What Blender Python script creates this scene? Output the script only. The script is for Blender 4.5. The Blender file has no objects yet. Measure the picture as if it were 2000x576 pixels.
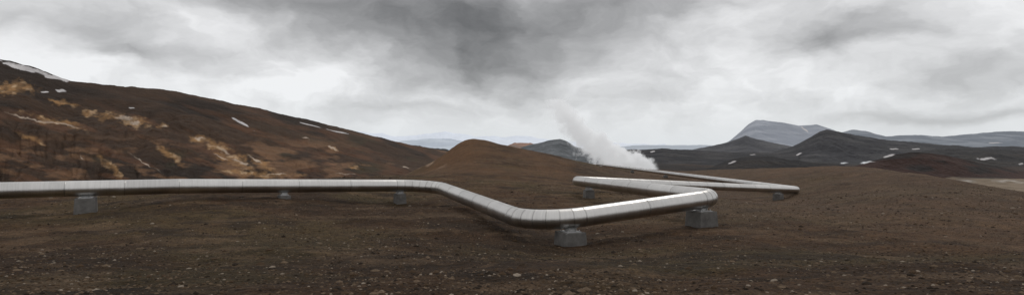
import bpy, math, numpy as np
from mathutils import Vector
rng=np.random.default_rng(7)
F=1100.0; CX=1000.0; CY=288.0
def W(px,py,d): return np.array([(px-CX)/F*d, d, (CY-py)/F*d])
scn=bpy.context.scene
scn.view_settings.view_transform='Standard'; scn.view_settings.look='None'; scn.view_settings.exposure=0

# ---------- numpy noise ----------
def _h(ix,iy,seed):
    n=(ix.astype(np.int64)*374761393+iy.astype(np.int64)*668265263+seed*1442695041)&0xffffffff
    n=((n^(n>>13))*1274126177)&0xffffffff
    n=((n^(n>>16))*2246822519)&0xffffffff
    return ((n^(n>>15))&0xffffff)/float(0xffffff)
def vn(x,y,seed=0):
    fx=np.floor(x);fy=np.floor(y);tx=x-fx;ty=y-fy
    tx=tx*tx*tx*(tx*(tx*6-15)+10);ty=ty*ty*ty*(ty*(ty*6-15)+10)
    a=_h(fx,fy,seed);b=_h(fx+1,fy,seed);c=_h(fx,fy+1,seed);d=_h(fx+1,fy+1,seed)
    return (a+(b-a)*tx)*(1-ty)+(c+(d-c)*tx)*ty
def fbm(x,y,seed=0,octv=5,gain=0.5):
    s=0;a=1;t=0
    for o in range(octv):
        s=s+a*(vn(x,y,seed+o*17)*2-1);t+=a;a*=gain
        x,y=(x*1.6-y*1.2)+3.1,(x*1.2+y*1.6)+7.7
    return s/t
def ridged(x,y,seed=0,octv=5,gain=0.55):
    s=0;a=1;t=0
    for o in range(octv):
        s=s+a*(1-np.abs(vn(x,y,seed+o*13)*2-1));t+=a;a*=gain
        x,y=(x*1.6-y*1.2)+3.1,(x*1.2+y*1.6)+7.7
    return s/t
def ss(a,b,x):
    t=np.clip((x-a)/(b-a),0,1); return t*t*(3-2*t)

# ---------- ground height ----------
C=[]
def cp(px,py,d): C.append(tuple(W(px,py,d)))
def cz(px,d,z): C.append(((px-CX)/F*d,d,z))
C.append((0,0.01,-1.65))
for a in range(75,300,30):
    for r in (6,40,250): C.append((r*math.sin(math.radians(a)),r*math.cos(math.radians(a)),-1.9-0.01*r if r<100 else -8))
for px in (-400,0,350,700,1000,1300,1600,2000,2400):
    cz(px,8,-2.25); cz(px,17,-3.45)
cp(-300,440,28);cp(165,416,33);cp(0,422,31);cp(350,396,35.6);cp(550,388,39);cp(780,396,43)
for px,py in ((-300,368),(0,360),(200,357),(350,356),(500,354),(650,350)): cp(px,py,60)
for px in (-300,0,200,350,500,650): cz(px,100,-11); cz(px,160,-22); cz(px,400,-34)
cp(740,343,75); cz(700,130,-12)
cp(850,398,42);cp(945,422,33);cp(1045,488,25);cp(1113,482,26);cp(1250,455,28);cp(1380,441,30);cp(1550,440,30);cp(1800,455,29);cp(2000,470,28)
cp(1160,380,55);cp(1250,402,42);cp(1340,380,64);cp(1520,390,74);cp(1000,392,45);cp(900,380,50);cp(1000,352,70);cp(850,345,70)
cp(1700,385,55);cp(1600,410,45);cp(1850,395,45);cp(2000,405,43)
# small hill crest
for px,py in ((800,342),(822,332),(836,326),(848,320),(868,305),(880,294),(892,283),(906,275),(925,271),(946,275),(1000,288),(1050,298),(1100,307),(1160,321),(1200,332)): cp(px,py,135)
for px,py in ((820,338),(870,322),(925,303),(980,308),(1050,315),(1120,328),(1200,345)): cp(px,py,105)
cp(925,330,180);cp(1000,330,185);cp(1080,332,190);cz(830,170,-14)
for px in (830,925,1020): cz(px,260,-24); cz(px,400,-36)
cp(1164,325,250);cz(1120,260,-10);cp(1220,331,200);cp(1261,341,160);cp(1350,353,119);cp(1420,364,100)
cp(1250,328,250);cp(1350,333,190);cp(1450,331,160);cp(1530,328,140);cp(1600,325,125);cp(1700,328,105);cp(1800,341,85);cp(1900,358,70);cp(2000,378,60);cp(2200,402,50);cp(2500,430,45)
cp(1600,345,90);cp(1450,350,110);cp(1750,355,70)
for px,d,z in ((1170,340,-16),(1250,340,-16),(1350,270,-14),(1450,240,-14),(1600,200,-14),(1700,170,-14),(1800,140,-13),(1900,120,-13),(2000,105,-13),(2200,95,-14),(2500,90,-14)):
    cz(px,d,z)
for px in (1170,1350,1600,1900,2300): cz(px,420,-36)
C=np.array(C)
def warp(x,y):
    r=np.hypot(x,y)+1e-9; q=np.log(1+r/8)/r
    return x*q,y*q
def phi(d2): return 0.5*d2*np.log(d2+1e-12)
cu,cv=warp(C[:,0],C[:,1]); sv=C[:,2]/(np.hypot(C[:,0],C[:,1])+8)
n=len(C); K=phi((cu[:,None]-cu)**2+(cv[:,None]-cv)**2)+np.eye(n)*3e-4
Pm=np.stack([np.ones(n),cu,cv],1)
A=np.zeros((n+3,n+3));A[:n,:n]=K;A[:n,n:]=Pm;A[n:,:n]=Pm.T
sol=np.linalg.solve(A,np.concatenate([sv,np.zeros(3)]))
def H(x,y):
    x=np.asarray(x,float);y=np.asarray(y,float);shp=x.shape;x=x.ravel();y=y.ravel()
    out=np.empty_like(x)
    for i in range(0,len(x),60000):
        xs=x[i:i+60000];ys=y[i:i+60000];r=np.hypot(xs,ys);u,v=warp(xs,ys)
        s=phi((u[:,None]-cu)**2+(v[:,None]-cv)**2)@sol[:n]+sol[n]+sol[n+1]*u+sol[n+2]*v
        z=np.maximum(s*(np.minimum(r,900)+8),-70)
        z+=0.30*fbm(xs/7,ys/7,3,4)*ss(0,8,r)+0.12*fbm(xs/1.4,ys/1.4,9,5,0.6)+0.6*fbm(xs/40,ys/40,5,3)*ss(60,140,r)
        w=ss(280,650,r)
        pl=-60+14*fbm(xs/420,ys/420,21,6,0.55)*ss(600,1300,r)*(1-ss(6000,15000,r))+14*(ridged(xs/900,ys/900,31,5)-0.5)*ss(1200,1800,r)*(1-ss(6000,12000,r))
        out[i:i+60000]=z*(1-w)+pl*w
    return out.reshape(shp)

# ---------- snow/ochre patches ----------
def patch(px,py,lst,soft=0.5):
    m=np.zeros_like(px)
    nz=0.45*fbm(px/9,py/4,77,4)+0.25*fbm(px/30,py/10,78,3)
    for (cx,cy,L,Wd,ang) in lst:
        a=math.radians(ang);dx=px-cx;dy=py-cy
        u=dx*math.cos(a)+dy*math.sin(a);v=-dx*math.sin(a)+dy*math.cos(a)
        v=v+0.25*Wd*np.sin(u/L*4)
        f=1-np.sqrt((u/L)**2+(v/Wd)**2)+nz
        m=np.maximum(m,ss(0.0,soft,f))
    return m
SNOW_L=[(50,134,55,5.5,16),(108,152,34,4,16),(118,177,11,3.0,5),(88,180,9,1.4,0),(258,211,7,1.4,5),(468,238,31,2.2,30),(605,244,22,1.0,14),(663,258,24,1.3,12)]
OCH=[(215,228,45,12,12),(265,238,34,14,10),(316,245,15,9,0),(30,172,54,19,10),(385,272,24,10,10),(430,290,44,14,35),(455,312,60,18,30),(515,322,38,13,30),(650,290,12,3,30),(690,325,20,4,20),(110,238,75,10,14),(540,342,70,6,3),(175,220,22,10,20),(480,338,60,8,6),(330,300,40,9,42),(215,325,40,9,50),(60,270,34,6,25),(120,200,40,7,14)]
PALE=[(60,232,58,2.6,14),(285,318,42,2,32),(240,232,20,5,10),(262,240,14,4,0),(440,296,20,5,35),(388,270,13,3.5,5),(500,312,20,3,30),(470,318,30,3.5,20),(120,243,40,2,14),(595,270,14,1.5,15),(650,290,12,1.8,30),(790,328,12,1.6,5),(545,340,26,2,0),(430,306,16,3,30),(320,246,8,3.5,0),(675,339,20,1.6,2),(160,307,7,1.6,40)]
SNOW_R=[(1738,304,17,2.2,-15),(1692,317,15,2.0,-6),(1926,310,18,3.2,0),(1560,301,7,1.8,-20),(1648,318,10,1.2,0),(1790,291,9,1.2,0),(1572,253,10,1.6,38),(1275,296,6,1.4,-5),(1430,317,8,1.4,-20),(1746,291,8,1.1,0),(1945,279,16,1.2,0),(1995,320,8,2.2,0),(1340,289,9,1.0,0),(1470,302,7,1.0,0)]
def proj(x,y,z):
    ok=y>1
    yy=np.where(ok,y,1)
    return np.where(ok,CX+F*x/yy,-9999),np.where(ok,CY-F*z/yy,-9999)

def grid_mesh(name,X,Y,Z,col,mat,wrap=False):
    nr,nc=X.shape
    co=np.stack([X,Y,Z],-1).reshape(-1,3)
    j=np.arange(nc if wrap else nc-1);i=np.arange(nr-1)
    I,J=np.meshgrid(i,j,indexing='ij');J2=(J+1)%nc
    f=np.stack([I*nc+J,I*nc+J2,(I+1)*nc+J2,(I+1)*nc+J],-1).reshape(-1,4)
    me=bpy.data.meshes.new(name)
    me.vertices.add(len(co));me.vertices.foreach_set('co',co.ravel().astype(np.float32))
    me.loops.add(f.size);me.loops.foreach_set('vertex_index',f.ravel().astype(np.int32))
    me.polygons.add(len(f));me.polygons.foreach_set('loop_start',(np.arange(len(f))*4).astype(np.int32))
    me.polygons.foreach_set('use_smooth',np.ones(len(f),bool))
    me.update(calc_edges=True);me.validate()
    at=me.attributes.new('Col','FLOAT_COLOR','POINT')
    c4=np.ones((len(co),4),np.float32);c4[:,:3]=col.reshape(-1,3)
    at.data.foreach_set('color',c4.ravel())
    me.materials.append(mat)
    ob=bpy.data.objects.new(name,me);scn.collection.objects.link(ob)
    return ob
def mixc(a,b,m): return a*(1-m[...,None])+np.array(b)*m[...,None]

# ---------- materials ----------
def newmat(name):
    m=bpy.data.materials.new(name);m.use_nodes=True;nt=m.node_tree
    return m,nt,nt.nodes['Principled BSDF']
def terrain_mat(name,scales,amps,heights,speck=None,rough=0.95,strength=0.8):
    m,nt,b=newmat(name);L=nt.links
    at=nt.nodes.new('ShaderNodeAttribute');at.attribute_name='Col'
    geo=nt.nodes.new('ShaderNodeNewGeometry')
    cur=at.outputs['Color'];hsum=None
    for s,a,hm in zip(scales,amps,heights):
        nz=nt.nodes.new('ShaderNodeTexNoise');nz.inputs['Scale'].default_value=s;nz.inputs['Detail'].default_value=6;nz.inputs['Roughness'].default_value=0.62
        L.new(geo.outputs['Position'],nz.inputs['Vector'])
        mr=nt.nodes.new('ShaderNodeMapRange');mr.inputs[1].default_value=0.3;mr.inputs[2].default_value=0.7;mr.inputs[3].default_value=1-a;mr.inputs[4].default_value=1+a
        L.new(nz.outputs['Fac'],mr.inputs[0])
        vm=nt.nodes.new('ShaderNodeVectorMath');vm.operation='SCALE';L.new(cur,vm.inputs[0]);L.new(mr.outputs[0],vm.inputs['Scale']);cur=vm.outputs[0]
        if hm:
            q=nt.nodes.new('ShaderNodeMath');q.operation='MULTIPLY_ADD';q.inputs[1].default_value=hm
            L.new(nz.outputs['Fac'],q.inputs[0])
            if hsum: L.new(hsum,q.inputs[2])
            else: q.inputs[2].default_value=0
            hsum=q.outputs[0]
    if speck:
        for (sc,th,colr,seed) in speck:
            vo=nt.nodes.new('ShaderNodeTexVoronoi');vo.inputs['Scale'].default_value=sc
            L.new(geo.outputs['Position'],vo.inputs['Vector'])
            lt=nt.nodes.new('ShaderNodeMath');lt.operation='LESS_THAN';lt.inputs[1].default_value=th;L.new(vo.outputs['Distance'],lt.inputs[0])
            mx=nt.nodes.new('ShaderNodeMix');mx.data_type='RGBA';L.new(lt.outputs[0],mx.inputs[0]);L.new(cur,mx.inputs[6]);mx.inputs[7].default_value=(*colr,1);cur=mx.outputs[2]
    L.new(cur,b.inputs['Base Color'])
    b.inputs['Roughness'].default_value=rough;b.inputs['Specular IOR Level'].default_value=0.15
    if hsum:
        bm=nt.nodes.new('ShaderNodeBump');bm.inputs['Strength'].default_value=strength;bm.inputs['Distance'].default_value=1.0
        L.new(hsum,bm.inputs['Height']);L.new(bm.outputs[0],b.inputs['Normal'])
    return m
M_ground=terrain_mat('gravel_soil',[0.5,3,16],[0.25,0.42,0.6],[0,0.34,0.09],speck=[(5,0.12,(0.15,0.115,0.08),3.1),(9,0.22,(0.016,0.010,0.006),8.3)],strength=1.0)
M_hill=terrain_mat('hillside_soil',[0.02,0.12,0.9],[0.2,0.22,0.22],[0,2.5,0.35])
M_far=terrain_mat('lava_rock',[0.003,0.015,0.08],[0.15,0.25,0.25],[0,12,4])
M_hazy=terrain_mat('haze_tinted_rock',[0.0008,0.004],[0.05,0.06],[0,30],strength=0.4)  # ridges using this have aerial haze painted into their base colours

# ---------- ground sheet ----------
az=np.concatenate([np.linspace(-50,50,1200,endpoint=False),np.linspace(50,310,160,endpoint=False)])*math.pi/180
rr=np.concatenate([np.geomspace(0.4,3,12,endpoint=False),np.geomspace(3,400,480,endpoint=False),np.geomspace(400,60000,230)])
R,AZ=np.meshgrid(rr,az,indexing='ij')
X=R*np.sin(AZ);Y=R*np.cos(AZ);Z=H(X,Y)
px,py=proj(X,Y,Z)
base=np.zeros(X.shape+(3,));base[...]=(0.078,0.042,0.020)
m=ss(-0.1,0.35,fbm(X/14,Y/14,41,4));base=mixc(base,(0.042,0.023,0.011),m*0.9)
m=ss(0.0,0.4,fbm(X/9+5,Y/9,47,5));base=mixc(base,(0.068,0.050,0.020),m*0.55)
m=ss(0.05,0.35,fbm(X/3.2,Y/1.6,49,5));base=mixc(base,(0.028,0.017,0.009),m*0.7)
m=ss(0.1,0.45,fbm(X/2.5+9,Y/1.4,50,5));base=mixc(base,(0.14,0.090,0.052),m*0.5)
m=ss(0.1,0.5,fbm(X/22,Y/30,51,4))*ss(25,60,R);base=mixc(base,(0.110,0.058,0.028),m*0.7)
m=ss(0.05,0.3,X/(np.abs(Y)+1))*ss(20,60,R);base=mixc(base,(0.105,0.070,0.047),m*0.5)
base*=(0.80+0.20*ss(12,34,R))[...,None]
m=ss(790,860,px)*ss(980,900,px)*ss(85,110,R)*(R<160);base=mixc(base,(0.125,0.062,0.026),m*0.7)
m=ss(0.0,0.35,fbm(X/2.5,Y/14,59,4))*ss(880,850,px)*ss(780,815,px)*ss(90,110,R)*(R<200);base=mixc(base,(0.22,0.15,0.10),m)
w=ss(230,420,R);lav=np.zeros_like(base);lav[...]=(0.020,0.017,0.016)
m=ss(0,0.4,fbm(X/350,Y/350,61,5));lav=mixc(lav,(0.040,0.028,0.022),m)
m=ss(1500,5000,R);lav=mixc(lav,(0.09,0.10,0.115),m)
m=ss(5000,16000,R);lav=mixc(lav,(0.50,0.54,0.58),m)  # far plain turns pale blue with distance, haze painted into the colour
m=ss(1800,1870,px)*ss(345,351,py+6*fbm(px/60,py/8,8,4))*(R>150);lav=mixc(lav,(0.20,0.155,0.11),m*0.95);wv_=m
m=ss(1840,1900,px)*ss(1.8,0,np.abs(py-354+3*fbm(px/40,py*0,9,4)))*(R>150);lav=mixc(lav,(0.40,0.37,0.33),m*0.9)
w=np.maximum(w,wv_*(R>110))
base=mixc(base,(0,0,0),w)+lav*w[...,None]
m=patch(px,py,SNOW_R)*(R>300);base=mixc(base,(0.7,0.72,0.75),m)
ground=grid_mesh('ground',X,Y,Z,base,M_ground,wrap=True)
ground.data.materials.append(M_far)
pr=(R[:-1,:]>300).ravel()
ground.data.polygons.foreach_set('material_index',pr.astype(np.int32))

# ---------- ridges ----------
def ridge(name,pts,front,back,zb,mat,colf,amp=0.1,nu=600,nf=160,nb=30,prof=1.3,seed=1,nscale=1.0,rough=0.004,snow=None,rid=0.6,gully=0.0):
    pts=np.array(pts,float)
    p=np.linspace(pts[0,0],pts[-1,0],nu)
    yy=np.interp(p,pts[:,0],pts[:,1]);dd=np.interp(p,pts[:,0],pts[:,2])
    k=np.hanning(9);k/=k.sum()
    yy=np.convolve(np.pad(yy,4,mode='edge'),k,'valid')
    dd=np.convolve(np.pad(dd,4,mode='edge'),k,'valid')
    zz=(CY-yy)/F*dd
    zz=zz+dd*rough*fbm(p/22,p*0+seed,seed,5,0.55)
    t=np.concatenate([np.linspace(-1,0,nb,endpoint=False),np.linspace(0,1,nf)])
    T,Pp=np.meshgrid(t,p,indexing='ij')
    DD=np.broadcast_to(dd,T.shape);ZZ=np.broadcast_to(zz,T.shape)
    dist=np.where(T>=0,DD-T*front*DD,DD-T*back*DD)
    x=(Pp-CX)/F*dist;y=dist
    g=np.abs(T)
    pr=(1-g)**prof
    hgt=np.maximum(ZZ-zb,0.0)
    z=zb+hgt*pr
    sc=nscale
    n1=fbm(x/sc,y/sc,seed+5,6,0.52);n2=ridged(x/(sc*0.6),y/(sc*0.9),seed+9,5)-0.55
    env=(g*4).clip(0,1)*((1-g)*6).clip(0,1)
    z=z+hgt*amp*((1-rid)*n1+rid*n2)*env
    if gully:
        gn=ridged(Pp/75+2.6*g+0.8*n1,g*2.2,seed+31,4)-0.6
        z=z-gully*hgt*gn*ss(0.1,0.5,g)*((1-g)*5).clip(0,1)
    ppx,ppy=proj(x,y,z)
    col=colf(x,y,z,ppx,ppy,g)
    if snow is not None:
        m=patch(ppx,ppy,snow,0.35);col=mixc(col,(0.46,0.44,0.44),m)
    return grid_mesh(name,x,y,z,col,mat)
def flat(c,c2=None,sc=100,seed=3):
    def f(x,y,z,px,py,g):
        b=np.zeros(x.shape+(3,));b[...]=c
        if c2 is not None:
            m=ss(-0.15,0.35,fbm(x/sc,z/sc*3+y/sc,seed,5));b=mixc(b,c2,m)
        return b
    return f
def hillcol(x,y,z,px,py,g):
    b=np.zeros(x.shape+(3,));b[...]=(0.043,0.025,0.015)
    m=ss(-0.1,0.4,fbm(x/40,y/60,11,5));b=mixc(b,(0.020,0.013,0.009),m*0.9)
    m=ss(0.0,0.45,fbm(px/60-py/90,py/14-px/60,14,5));b=mixc(b,(0.088,0.042,0.022),m*0.75*ss(170,260,py))
    m=ss(0.1,0.45,fbm(px/90,py/30,15,4))*ss(230,300,py);b=mixc(b,(0.038,0.034,0.018),m*0.5)
    m=ss(0.08,0.5,fbm(px/45-py/40,py/14,16,4)+0.15*np.sin(px/70))*ss(255,300,py);b=mixc(b,(0.16,0.088,0.048),m*0.75)
    wx=px+8*fbm(px/14,py/9,101,4);wy=py+5*fbm(px/14,py/9,102,4)
    m=patch(wx,wy,OCH,0.9);m*=0.55+0.45*ss(-0.3,0.2,fbm(px/12,py/6,18,4));b=mixc(b,(0.28,0.155,0.065),m*0.88)
    m2=m*ss(0.05,0.4,fbm(px/14,py/8,19,4));b=mixc(b,(0.40,0.28,0.17),m2*0.8)
    m=patch(wx,wy,PALE,0.8);b=mixc(b,(0.42,0.34,0.27),m*0.8)
    return b
ridge('hillside',[(-700,60,260),(-300,75,280),(-60,105,300),(0,115,310),(60,130,320),(105,146,328),(140,158,335),(230,168,355),(330,176,385),(380,186,400),(450,201,430),(550,222,480),(620,239,520),(700,258,580),(760,273,640),(800,282,690),(870,294,780),(930,310,820)],
  0.62,0.5,-24,M_hill,hillcol,amp=0.17,nu=1500,nf=460,prof=1.15,seed=4,nscale=80,rough=0.002,snow=SNOW_L,rid=0.5,gully=0.08)
ridge('dark_ridge',[(690,270,900),(760,281,950),(820,286,1000),(870,291,1050),(930,305,1100)],0.3,0.3,-60,M_far,flat((0.03,0.03,0.03)),amp=0.1,nu=200,nf=60,seed=15,nscale=90)
ridge('far_mountains',[(500,275,24000),(640,262,24000),(700,257,24000),(745,262,24000),(790,267,24000),(830,262,24000),(870,258,24000),(905,262,24000),(940,266,24000),(985,268,24000),(1010,265,24000),(1060,270,24000),(1090,275,24000),(1200,280,24000),(1300,282,24000)],0.15,0.1,-60,M_hazy,flat((0.72,0.77,0.85)),nu=500,nf=40,seed=21,nscale=2500,rough=0.003,amp=0.2)  # pale bluish colour stands in for haze over the rock
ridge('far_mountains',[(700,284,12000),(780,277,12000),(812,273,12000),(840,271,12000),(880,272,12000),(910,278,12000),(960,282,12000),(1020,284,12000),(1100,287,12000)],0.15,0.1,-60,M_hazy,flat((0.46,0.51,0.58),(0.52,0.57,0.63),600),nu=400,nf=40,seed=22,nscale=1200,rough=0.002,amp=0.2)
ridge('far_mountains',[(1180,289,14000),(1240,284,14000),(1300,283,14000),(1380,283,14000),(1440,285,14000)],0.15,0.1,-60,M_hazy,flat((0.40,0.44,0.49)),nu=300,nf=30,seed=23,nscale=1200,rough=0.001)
ridge('reddish_hill',[(960,296,2600),(990,286,2600),(1010,280,2600),(1035,279,2600),(1060,288,2600),(1080,297,2600)],0.2,0.2,-60,M_far,flat((0.26,0.16,0.12),(0.18,0.14,0.12),60),nu=200,nf=60,seed=24,nscale=200,amp=0.2)
ridge('rocky_hill',[(985,300,2200),(1030,284,2200),(1060,277,2200),(1082,272,2200),(1094,271,2200),(1108,276,2200),(1122,286,2200),(1150,294,2200),(1200,299,2200)],0.25,0.2,-60,M_far,flat((0.105,0.112,0.12),(0.075,0.082,0.088),60),nu=300,nf=100,seed=25,nscale=180,amp=0.25,rough=0.0015)
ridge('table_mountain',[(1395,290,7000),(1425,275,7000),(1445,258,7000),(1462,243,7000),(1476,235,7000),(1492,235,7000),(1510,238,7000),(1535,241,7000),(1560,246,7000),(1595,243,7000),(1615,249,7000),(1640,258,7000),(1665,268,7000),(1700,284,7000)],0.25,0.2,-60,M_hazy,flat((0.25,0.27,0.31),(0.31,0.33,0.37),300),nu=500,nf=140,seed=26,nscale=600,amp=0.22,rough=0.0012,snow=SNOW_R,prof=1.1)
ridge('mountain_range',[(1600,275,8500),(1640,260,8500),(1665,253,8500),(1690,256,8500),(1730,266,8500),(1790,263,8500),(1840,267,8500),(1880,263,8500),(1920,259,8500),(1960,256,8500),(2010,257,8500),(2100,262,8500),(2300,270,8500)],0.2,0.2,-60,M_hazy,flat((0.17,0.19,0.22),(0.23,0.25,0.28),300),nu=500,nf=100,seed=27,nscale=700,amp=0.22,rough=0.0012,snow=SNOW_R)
ridge('dark_mountain',[(1330,296,4200),(1390,285,4200),(1425,277,4200),(1440,272,4200),(1456,265,4200),(1472,270,4200),(1500,277,4200),(1545,286,4200),(1600,294,4200)],0.25,0.2,-60,M_far,flat((0.062,0.063,0.070),(0.085,0.085,0.09),150),nu=300,nf=120,seed=28,nscale=260,amp=0.3,rough=0.0015,snow=SNOW_R)
ridge('dark_mountain',[(1500,300,3200),(1550,285,3200),(1580,270,3200),(1600,257,3200),(1614,253,3200),(1632,256,3200),(1655,261,3200),(1690,267,3200),(1740,274,3200),(1800,279,3200),(1900,287,3200),(2000,286,3200),(2150,285,3200),(2400,288,3200)],0.3,0.2,-60,M_far,flat((0.034,0.034,0.038),(0.055,0.054,0.056),150),nu=600,nf=140,seed=29,nscale=240,amp=0.3,rough=0.0015,snow=SNOW_R)
ridge('lava_hill',[(1180,300,2500),(1230,292,2500),(1290,290,2500),(1350,293,2500),(1420,297,2500),(1500,299,2500),(1560,301,2500)],0.3,0.2,-60,M_far,flat((0.026,0.026,0.029),(0.042,0.040,0.041),90),nu=500,nf=80,seed=30,nscale=150,amp=0.3,rough=0.0015,snow=SNOW_R)
ridge('lava_hill',[(1380,330,1300),(1420,314,1300),(1450,306,1300),(1500,305,1300),(1545,312,1300),(1590,318,1300),(1650,322,1300)],0.15,0.2,-60,M_far,flat((0.020,0.019,0.020),(0.032,0.028,0.026),60),nu=300,nf=80,seed=31,nscale=90,amp=0.3,rough=0.0015,snow=SNOW_R)
ridge('cinder_hill',[(1640,332,1150),(1700,316,1150),(1740,303,1150),(1780,297,1150),(1820,299,1150),(1870,308,1150),(1930,322,1150),(1990,333,1150),(2080,342,1150)],0.14,0.2,-62,M_far,flat((0.040,0.022,0.018),(0.022,0.018,0.017),60),nu=400,nf=120,seed=32,nscale=100,amp=0.3,rough=0.001,snow=SNOW_R)
ridge('lava_hill',[(1760,300,1900),(1830,292,1900),(1900,290,1900),(1990,293,1900),(2100,290,1900),(2300,295,1900)],0.2,0.2,-60,M_far,flat((0.030,0.029,0.030),(0.045,0.041,0.039),90),nu=400,nf=80,seed=33,nscale=120,amp=0.3,rough=0.0015,snow=SNOW_R)

# ---------- pipeline ----------
RAD=0.46
def pd(px,py,d): return Vector(W(px,py,d))
P=[pd(-700,396,24.2),pd(0,372,31),pd(350,363.5,35.6),pd(848,362,45),pd(1043,437,25.6),pd(1397,386,30),pd(1124,353,55),pd(1557,370.5,76),pd(1168,321,250),Vector((20,300,-15))]
rb=[0,6,6,2.6,2.4,1.25,1.25,1.1,3,0]
cl=[]
def add(p): cl.append(p.copy())
add(P[0])
for i in range(1,len(P)-1):
    a=(P[i-1]-P[i]).normalized();b=(P[i+1]-P[i]).normalized()
    th=math.pi-a.angle(b)
    if th<math.radians(6): 
        add(P[i]);continue
    t=rb[i]*math.tan(th/2)
    s=P[i]+a*t;e=P[i]+b*t
    bis=(a+b).normalized();c=P[i]+bis*(rb[i]/math.cos(th/2))
    nn=max(3,int(math.degrees(th)/13))
    v0=(s-c);v1=(e-c);om=v0.angle(v1)
    for k in range(nn+1):
        q=k/nn
        v=(v0*math.sin((1-q)*om)+v1*math.sin(q*om))/math.sin(om)
        add(c+v)
add(P[-1])
pts=[cl[0]]
for i in range(len(cl)-1):
    d=(cl[i+1]-cl[i]).length
    m=max(1,round(d/3.2))
    for k in range(1,m+1): pts.append(cl[i].lerp(cl[i+1],k/m))
verts=[];faces=[];NS=48
panel=[];length=[]
acc=0
def dirv(i): return (pts[i+1]-pts[i]).normalized()
for i in range(len(pts)-1):
    t=dirv(i)
    a=t.cross(Vector((0,0,1))).normalized();b=a.cross(t).normalized()
    n0=(t+dirv(i-1)).normalized() if i>0 else t
    n1=(t+dirv(i+1)).normalized() if i<len(pts)-2 else t
    Lr=(pts[i+1]-pts[i]).length
    rnd=float(rng.random())
    st=[(0.0,RAD)]+[(k/6,RAD) for k in range(1,6)]+[(1.0,RAD)]
    base_i=len(verts)
    for (q,r) in st:
        for k in range(NS):
            ph=2*math.pi*k/NS
            off=(a*math.cos(ph)+b*math.sin(ph))*r
            s0=-(off.dot(n0))/t.dot(n0); s1=Lr-(off.dot(n1))/t.dot(n1)
            verts.append(pts[i]+off+t*(s0+(s1-s0)*q))
            panel.append(rnd);length.append(acc+Lr*q)
    for s in range(len(st)-1):
        for k in range(NS):
            k2=(k+1)%NS
            faces.append((base_i+s*NS+k,base_i+s*NS+k2,base_i+(s+1)*NS+k2,base_i+(s+1)*NS+k))
    bw=0.028
    base_i=len(verts);rb2=RAD+0.008
    for (o,r) in ((-bw,RAD+0.0005),(-bw,rb2),(bw,rb2),(bw,RAD+0.0005)):
        for k in range(NS):
            ph=2*math.pi*k/NS
            off=(a*math.cos(ph)+b*math.sin(ph))*r
            s0=-(off.dot(n0))/t.dot(n0)
            tt=t if o>0 else (dirv(i-1) if i>0 else t)
            verts.append(pts[i]+off+t*s0+tt*o)
            panel.append(-1.2);length.append(acc)
    for s in range(3):
        for k in range(NS):
            k2=(k+1)%NS
            faces.append((base_i+s*NS+k,base_i+s*NS+k2,base_i+(s+1)*NS+k2,base_i+(s+1)*NS+k))
    acc+=Lr
me=bpy.data.meshes.new('steel_pipeline');me.from_pydata([tuple(v) for v in verts],[],faces);me.update()
me.polygons.foreach_set('use_smooth',[True]*len(me.polygons))
at=me.attributes.new('panel','FLOAT','POINT');at.data.foreach_set('value',panel)
at=me.attributes.new('plen','FLOAT','POINT');at.data.foreach_set('value',length)
pipe=bpy.data.objects.new('steel_pipeline',me);scn.collection.objects.link(pipe)
m,nt,b=newmat('brushed_cladding');L=nt.links
b.inputs['Metallic'].default_value=1.0
pa=nt.nodes.new('ShaderNodeAttribute');pa.attribute_name='panel'
pl=nt.nodes.new('ShaderNodeAttribute');pl.attribute_name='plen'
geo=nt.nodes.new('ShaderNodeNewGeometry')
cb=nt.nodes.new('ShaderNodeCombineXYZ');L.new(pl.outputs['Fac'],cb.inputs[0])
sx=nt.nodes.new('ShaderNodeSeparateXYZ');L.new(geo.outputs['Position'],sx.inputs[0])
zm=nt.nodes.new('ShaderNodeMath');zm.operation='MULTIPLY';zm.inputs[1].default_value=0.05;L.new(sx.outputs[2],zm.inputs[0]);L.new(zm.outputs[0],cb.inputs[2])
nz=nt.nodes.new('ShaderNodeTexNoise');nz.inputs['Scale'].default_value=14;nz.inputs['Detail'].default_value=5;L.new(cb.outputs[0],nz.inputs['Vector'])
n2=nt.nodes.new('ShaderNodeTexNoise');n2.inputs['Scale'].default_value=1.2;n2.inputs['Detail'].default_value=5;L.new(geo.outputs['Position'],n2.inputs['Vector'])
def MA(op,a,bb):
    q=nt.nodes.new('ShaderNodeMath');q.operation=op
    for i,v in enumerate((a,bb)):
        if hasattr(v,'links'): L.new(v,q.inputs[i])
        else: q.inputs[i].default_value=v
    return q.outputs[0]
v=MA('ADD',MA('MULTIPLY',pa.outputs['Fac'],0.08),MA('ADD',MA('MULTIPLY',nz.outputs['Fac'],0.22),MA('MULTIPLY',n2.outputs['Fac'],0.2)))
v=MA('ADD',v,0.31)
cc=nt.nodes.new('ShaderNodeCombineColor');L.new(v,cc.inputs[0]);L.new(MA('MULTIPLY',v,0.975),cc.inputs[1]);L.new(MA('MULTIPLY',v,0.94),cc.inputs[2])
L.new(cc.outputs[0],b.inputs['Base Color'])
L.new(MA('ADD',MA('MULTIPLY',n2.outputs['Fac'],0.18),0.24),b.inputs['Roughness'])
bm=nt.nodes.new('ShaderNodeBump');bm.inputs['Strength'].default_value=0.25;bm.inputs['Distance'].default_value=0.03;L.new(n2.outputs['Fac'],bm.inputs['Height']);L.new(bm.outputs[0],b.inputs['Normal'])
me.materials.append(m)

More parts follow.
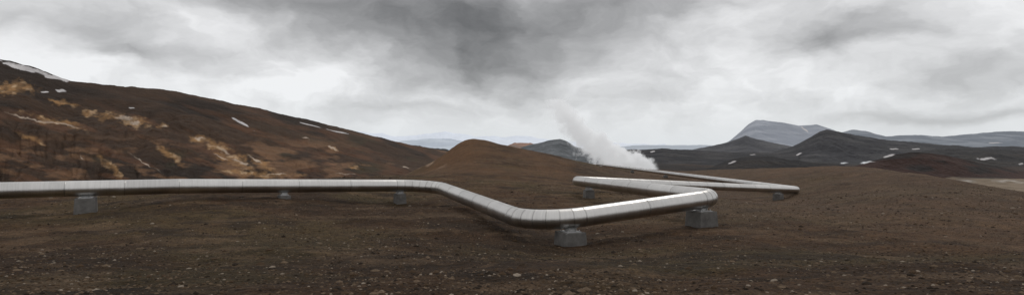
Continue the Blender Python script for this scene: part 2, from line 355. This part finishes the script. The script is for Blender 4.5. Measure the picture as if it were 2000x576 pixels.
# ---------- supports ----------
M_con,nt,b=newmat('weathered_concrete');L=nt.links
geo=nt.nodes.new('ShaderNodeNewGeometry');nz=nt.nodes.new('ShaderNodeTexNoise');nz.inputs['Scale'].default_value=2.5;nz.inputs['Detail'].default_value=9;nz.inputs['Roughness'].default_value=0.65
L.new(geo.outputs['Position'],nz.inputs['Vector'])
cr=nt.nodes.new('ShaderNodeValToRGB');cr.color_ramp.elements[0].position=0.3;cr.color_ramp.elements[0].color=(0.085,0.080,0.075,1);cr.color_ramp.elements[1].position=0.7;cr.color_ramp.elements[1].color=(0.165,0.157,0.147,1)
L.new(nz.outputs['Fac'],cr.inputs[0]);L.new(cr.outputs[0],b.inputs['Base Color']);b.inputs['Roughness'].default_value=0.95;b.inputs['Specular IOR Level'].default_value=0.2
bm=nt.nodes.new('ShaderNodeBump');bm.inputs['Strength'].default_value=0.3;bm.inputs['Distance'].default_value=0.02;L.new(nz.outputs['Fac'],bm.inputs['Height']);L.new(bm.outputs[0],b.inputs['Normal'])
M_stl,nt,b=newmat('galvanised_steel');geo=nt.nodes.new('ShaderNodeNewGeometry');nz=nt.nodes.new('ShaderNodeTexNoise');nz.inputs['Scale'].default_value=9
nt.links.new(geo.outputs['Position'],nz.inputs['Vector']);cr=nt.nodes.new('ShaderNodeValToRGB');cr.color_ramp.elements[0].color=(0.3,0.3,0.3,1);cr.color_ramp.elements[1].color=(0.55,0.55,0.54,1);nt.links.new(nz.outputs['Fac'],cr.inputs[0]);nt.links.new(cr.outputs[0],b.inputs['Base Color']);b.inputs['Metallic'].default_value=0.4;b.inputs['Roughness'].default_value=0.5

import bmesh
def boxm(bmh,c,ax,ay,az_,sx,sy,sz,taper=1.0,mi=0,bev=0.0):
    vs=[]
    for k,(ix,iy,iz) in enumerate([(-1,-1,-1),(1,-1,-1),(1,1,-1),(-1,1,-1),(-1,-1,1),(1,-1,1),(1,1,1),(-1,1,1)]):
        f=taper if iz>0 else 1.0
        vs.append(bmh.verts.new(c+ax*(ix*sx/2*f)+ay*(iy*sy/2*f)+az_*(iz*sz/2)))
    fs=[]
    for q in ((0,3,2,1),(4,5,6,7),(0,1,5,4),(1,2,6,5),(2,3,7,6),(3,0,4,7)):
        f=bmh.faces.new([vs[i] for i in q]);f.material_index=mi;fs.append(f)
    if bev>0:
        es=list({e for f in fs for e in f.edges})
        r=bmesh.ops.bevel(bmh,geom=es,offset=bev,segments=2,affect='EDGES',profile=0.6)
        for f in r['faces']: f.material_index=mi
def support(pos,t,along=1.0,across=1.3,gap=0.22):
    t=Vector((t.x,t.y,0)).normalized();Zv=Vector((0,0,1));s=Zv.cross(t)
    gz=float(H(np.array([pos.x]),np.array([pos.y]))[0])
    top=pos.z-RAD-gap
    bmh=bmesh.new()
    bot=gz-0.45
    boxm(bmh,Vector((pos.x,pos.y,(top+bot)/2)),t,s,Zv,along,across,top-bot,taper=0.88,mi=0,bev=0.03)
    boxm(bmh,Vector((pos.x,pos.y,top+0.012)),t,s,Zv,along*0.62,across*0.62,0.024+0.002,mi=1)
    for o in (-0.16,0.16):
        boxm(bmh,Vector((pos.x,pos.y,0))+s*o+Zv*(top+0.026+(gap+0.03)/2),t,s,Zv,0.36,0.016,gap+0.03,mi=1)
    for o in (-0.17,0.17):
        boxm(bmh,Vector((pos.x,pos.y,0))+t*o+Zv*(top+0.026+(gap+0.0)/2),t,s,Zv,0.014,0.5,gap+0.01,mi=1)
    hw=0.20;N=18;r0=RAD+0.004;r1=RAD+0.03
    rings=[]
    for k in range(N+1):
        a=math.radians(-90-38+76*k/N)
        row=[]
        for r in (r0,r1):
            for w_ in (-hw,hw):
                row.append(bmh.verts.new(pos+s*(math.cos(a)*r)+Zv*(math.sin(a)*r)+t*w_))
        rings.append(row)
    for k in range(N):
        A_,B_=rings[k],rings[k+1]
        for q in ((0,1),(1,3),(3,2),(2,0)):
            f=bmh.faces.new((A_[q[0]],A_[q[1]],B_[q[1]],B_[q[0]]));f.material_index=1
    for ox in (-1,1):
        for oy in (-1,1):
            c=Vector((pos.x,pos.y,top+0.06))+t*(ox*along*0.25)+s*(oy*across*0.25)
            boxm(bmh,c,t,s,Zv,0.035,0.035,0.08,mi=1)
    bmesh.ops.recalc_face_normals(bmh,faces=bmh.faces)
    me=bpy.data.meshes.new('pipe_support');bmh.to_mesh(me);bmh.free()
    me.materials.append(M_con);me.materials.append(M_stl)
    ob=bpy.data.objects.new('pipe_support',me);scn.collection.objects.link(ob)
def on_seg(i,px):
    a,b=P[i],P[i+1];k=(px-CX)/F
    s=(k*a.y-a.x)/((b.x-a.x)-k*(b.y-a.y))
    return a.lerp(b,s),(b-a)
for i,px_,al,ac,g in ((1,168,1.1,1.6,0.08),(2,555,0.8,1.1,0.18),(2,781,0.8,0.9,0.15),(4,1114,1.2,1.25,0.14),(4,1370,1.25,1.25,0.12),(5,1150,0.9,0.9,0.2),(6,1520,1.0,1.1,0.15),(7,1400,0.9,1.1,0.2),(7,1300,0.9,1.1,0.2),(7,1235,0.9,1.1,0.2)):
    p,t=on_seg(i,px_)
    support(p,t,al,ac,g)
support(P[0].lerp(P[1],0.4),P[1]-P[0])

# ---------- gravel stones ----------
N=48000
d=7.5+rng.random(N)**1.4*60
pxs=rng.uniform(-150,2150,N)
x=(pxs-CX)/F*d;y=d
dens=fbm(x/5,y/5,91,4);keep=(dens+rng.random(N)*0.8)>0.15
x=x[keep];y=y[keep];z=H(x,y);N=len(x)
ico=np.array([(0,0,1),(.9,0,.3),(.28,.85,.35),(-.72,.53,.3),(-.72,-.53,.35),(.28,-.85,.3),(.6,.5,-.4),(-.3,.8,-.4),(-.9,0,-.4),(-.2,-.85,-.4),(.7,-.5,-.4)])
fc=[(0,1,2),(0,2,3),(0,3,4),(0,4,5),(0,5,1),(1,6,2),(2,6,7),(2,7,3),(3,7,8),(3,8,4),(4,8,9),(4,9,5),(5,9,10),(5,10,1),(1,10,6)]
sz=0.012+0.024*rng.random(N)**3+0.06*(rng.random(N)**40)
sz=sz*(1+0.018*y)
V=np.zeros((N,11,3));an=rng.random(N)*6.28
jit=1+0.3*(rng.random((N,11,3))-0.5)
loc=ico[None]*jit*np.stack([sz*(1+.6*rng.random(N)),sz,sz*(0.5+.4*rng.random(N))],-1)[:,None,:]
V[:,:,0]=loc[:,:,0]*np.cos(an)[:,None]-loc[:,:,1]*np.sin(an)[:,None]+x[:,None]
V[:,:,1]=loc[:,:,0]*np.sin(an)[:,None]+loc[:,:,1]*np.cos(an)[:,None]+y[:,None]
V[:,:,2]=loc[:,:,2]+z[:,None]
FF=(np.array(fc)[None]+np.arange(N)[:,None,None]*11).reshape(-1,3)
me=bpy.data.meshes.new('gravel');me.from_pydata(V.reshape(-1,3).tolist(),[],FF.tolist());me.update()
cv_=np.array([(0.060,0.038,0.022),(0.12,0.085,0.056),(0.22,0.18,0.14),(0.022,0.015,0.010)])[rng.choice(4,N,p=[.40,.26,.07,.27])]
c4=np.ones((N,11,4),np.float32);c4[:,:,:3]=cv_[:,None,:]
at=me.attributes.new('Col','FLOAT_COLOR','POINT');at.data.foreach_set('color',c4.ravel())
M_st=terrain_mat('stone',[20],[0.2],[0]);me.materials.append(M_st)
scn.collection.objects.link(bpy.data.objects.new('gravel',me))

# ---------- steam ----------
D0=1500.0
A0=W(1280,332,D0);T0=W(1098,228,D0)
bm_=bmesh.new()
lo=W(1045,355,D0);hi=W(1315,195,D0)
boxm(bm_,Vector(((lo[0]+hi[0])/2,D0,(lo[2]+hi[2])/2)),Vector((1,0,0)),Vector((0,1,0)),Vector((0,0,1)),hi[0]-lo[0],130,hi[2]-lo[2])
bmesh.ops.recalc_face_normals(bm_,faces=bm_.faces)
me=bpy.data.meshes.new('steam_plume');bm_.to_mesh(me);bm_.free()
st=bpy.data.objects.new('steam_plume',me);scn.collection.objects.link(st)
m=bpy.data.materials.new('steam');m.use_nodes=True;nt=m.node_tree;nt.nodes.clear();L=nt.links
out=nt.nodes.new('ShaderNodeOutputMaterial');pv=nt.nodes.new('ShaderNodeVolumePrincipled');L.new(pv.outputs[0],out.inputs['Volume'])
pv.inputs['Color'].default_value=(0.97,0.98,1,1);pv.inputs['Anisotropy'].default_value=0.0
geo=nt.nodes.new('ShaderNodeTexCoord')
sx=nt.nodes.new('ShaderNodeSeparateXYZ');L.new(geo.outputs['Object'],sx.inputs[0])
def NZ(sc,det,off=0):
    q=nt.nodes.new('ShaderNodeTexNoise');q.inputs['Scale'].default_value=sc;q.inputs['Detail'].default_value=det;q.inputs['Roughness'].default_value=0.6
    ad=nt.nodes.new('ShaderNodeVectorMath');ad.operation='ADD';ad.inputs[1].default_value=(off,off,off);L.new(geo.outputs['Object'],ad.inputs[0]);L.new(ad.outputs[0],q.inputs['Vector']);return q.outputs['Fac']
nA=NZ(0.022,3);nB=NZ(0.05,5,50)
xx=MA('ADD',sx.outputs[0],MA('MULTIPLY',MA('SUBTRACT',nB,0.5),40.0))
t=MA('DIVIDE',MA('SUBTRACT',float(A0[0]),xx),float(A0[0]-T0[0]))
tc=MA('MAXIMUM',t,0.0)
zax=MA('ADD',float(A0[2]),MA('ADD',MA('MULTIPLY',tc,66.0),MA('MULTIPLY',MA('POWER',tc,3.2),88.0)))
dz=MA('SUBTRACT',MA('ADD',sx.outputs[2],MA('MULTIPLY',MA('SUBTRACT',nA,0.5),80.0)),zax)
rad=MA('ADD',24.0,MA('MULTIPLY',tc,30.0))
dy=MA('MULTIPLY',MA('SUBTRACT',sx.outputs[1],D0),0.8)
q=MA('SQRT',MA('ADD',MA('MULTIPLY',dz,dz),MA('MULTIPLY',dy,dy)),0.0)
f=MA('SUBTRACT',1.1,MA('DIVIDE',q,rad))
f=MA('ADD',f,MA('MULTIPLY',MA('SUBTRACT',nB,0.54),2.8))
f=MA('MINIMUM',MA('MAXIMUM',f,0.0),1.0)
e1=MA('MINIMUM',MA('MAXIMUM',MA('MULTIPLY',MA('ADD',t,0.02),12.0),0.0),1.0)
e2=MA('MINIMUM',MA('MAXIMUM',MA('SUBTRACT',1.32,t),0.0),1.0)
den=MA('MULTIPLY',MA('MULTIPLY',f,e1),MA('MULTIPLY',MA('POWER',e2,1.7),0.28))
L.new(den,pv.inputs['Density'])
L.new(MA('MULTIPLY',den,0.28),pv.inputs['Emission Strength'])  # steam glows slightly, added in place of multiply scattered light
me.materials.append(m)
try: m.cycles.volume_step_rate=0.3
except Exception as e: print(e)

# ---------- sky ----------
wd=bpy.data.worlds.new('World');scn.world=wd;wd.use_nodes=True;nt=wd.node_tree;L=nt.links
for nn_ in list(nt.nodes): nt.nodes.remove(nn_)
out=nt.nodes.new('ShaderNodeOutputWorld')
sky=nt.nodes.new('ShaderNodeTexSky');sky.sky_type='NISHITA';sky.sun_disc=False;sky.sun_elevation=math.radians(48);sky.sun_rotation=math.radians(25)
bg1=nt.nodes.new('ShaderNodeBackground');bg1.inputs[1].default_value=0.1;L.new(sky.outputs[0],bg1.inputs[0])
tcn=nt.nodes.new('ShaderNodeTexCoord');sx=nt.nodes.new('ShaderNodeSeparateXYZ');L.new(tcn.outputs['Generated'],sx.inputs[0])
azn=MA('ARCTAN2',sx.outputs[0],sx.outputs[1]);eln=MA('ARCSINE',sx.outputs[2],0.0)
def cvec(a,b,c=0.0):
    q=nt.nodes.new('ShaderNodeCombineXYZ')
    for i,v in enumerate((a,b,c)):
        if hasattr(v,'links'): L.new(v,q.inputs[i])
        else: q.inputs[i].default_value=v
    return q.outputs[0]
def noise(vec,sc,det,rgh=0.55,dist=0.0):
    q=nt.nodes.new('ShaderNodeTexNoise');q.inputs['Scale'].default_value=sc;q.inputs['Detail'].default_value=det;q.inputs['Roughness'].default_value=rgh;q.inputs['Distortion'].default_value=dist
    L.new(vec,q.inputs['Vector']);return q.outputs['Fac']
wv=cvec(MA('MULTIPLY',azn,6.0),MA('MULTIPLY',eln,12.0),1.3)
w1=MA('SUBTRACT',noise(wv,1.0,5),0.5)
wv2=cvec(MA('MULTIPLY',azn,6.0),MA('MULTIPLY',eln,12.0),9.3)
w2=MA('SUBTRACT',noise(wv2,1.0,5),0.5)
azw=MA('ADD',azn,MA('MULTIPLY',w1,0.22));elw=MA('ADD',eln,MA('MULTIPLY',w2,0.11))
Pv=0.885
blobs=[(900,35,350,85,-0.40),(965,135,170,45,-0.25),(560,0,200,38,-0.14),(90,40,200,34,-0.12),(1270,0,150,45,-0.12),(1660,65,140,42,-0.28),(1880,130,200,40,-0.17),
 (330,170,250,38,0.05),(1400,150,110,70,0.06),(230,103,120,18,-0.18),(1850,222,260,18,-0.13),(1960,20,90,40,0.10),(380,45,80,25,0.08),(870,208,170,15,-0.08),(1250,195,150,20,-0.06),(90,160,110,30,0.06),(640,170,90,45,0.08)]
for (bx,by,sx_,sy_,am) in blobs:
    a0=math.atan((bx-CX)/F);e0=math.atan((CY-by)/F*math.cos(a0))
    sa=sx_/F*math.cos(a0)**2;se=sy_/F*math.cos(a0)
    da=MA('DIVIDE',MA('SUBTRACT',azw,a0),sa);de=MA('DIVIDE',MA('SUBTRACT',elw,e0),se)
    ex=MA('EXPONENT',MA('MULTIPLY',MA('ADD',MA('MULTIPLY',da,da),MA('MULTIPLY',de,de)),-1.0),0.0)
    Pv=MA('ADD',Pv,MA('MULTIPLY',ex,am))
nv=cvec(MA('MULTIPLY',azw,6.0),MA('MULTIPLY',elw,12.0),4.0)
nb_=MA('SUBTRACT',noise(nv,1.0,8,0.5,0.1),0.5)
nv=cvec(MA('MULTIPLY',azw,16.0),MA('MULTIPLY',elw,30.0),7.0)
nc_=MA('SUBTRACT',noise(nv,1.0,7,0.55,0.1),0.5)
hz=MA('MINIMUM',MA('MAXIMUM',MA('MULTIPLY',eln,14.0),0.15),1.0)
Pv=MA('ADD',Pv,MA('MULTIPLY',MA('ADD',MA('MULTIPLY',nb_,0.32),MA('MULTIPLY',nc_,0.20)),hz))
Pv=MA('MINIMUM',MA('MAXIMUM',Pv,0.34),0.95)
Lm=MA('POWER',Pv,2.2)
hb=MA('EXPONENT',MA('MULTIPLY',MA('MAXIMUM',eln,0.0),-14.0),0.0)
cc=nt.nodes.new('ShaderNodeCombineColor')
L.new(MA('MULTIPLY',Lm,MA('SUBTRACT',1.0,MA('MULTIPLY',hb,0.05))),cc.inputs[0]);L.new(Lm,cc.inputs[1]);L.new(MA('MULTIPLY',Lm,MA('ADD',1.01,MA('MULTIPLY',hb,0.03))),cc.inputs[2])
bg2=nt.nodes.new('ShaderNodeBackground');L.new(cc.outputs[0],bg2.inputs[0]);bg2.inputs[1].default_value=1.0
mx=nt.nodes.new('ShaderNodeMixShader');mx.inputs[0].default_value=0.97;L.new(bg1.outputs[0],mx.inputs[1]);L.new(bg2.outputs[0],mx.inputs[2]);L.new(mx.outputs[0],out.inputs[0])

sun=bpy.data.lights.new('sun','SUN');sun.energy=0.75;sun.angle=math.radians(16);sun.color=(1,0.96,0.9)
so=bpy.data.objects.new('sun',sun);scn.collection.objects.link(so)
e=math.radians(48);a=math.radians(25)
dv=Vector((math.sin(a)*math.cos(e),math.cos(a)*math.cos(e),math.sin(e)))
so.rotation_euler=dv.to_track_quat('Z','Y').to_euler()

cam=bpy.data.cameras.new('camera');cam.sensor_width=36;cam.lens=F/2000*36;cam.clip_start=0.1;cam.clip_end=120000
co=bpy.data.objects.new('camera',cam);co.rotation_euler=(math.pi/2,0,0);scn.collection.objects.link(co);scn.camera=co
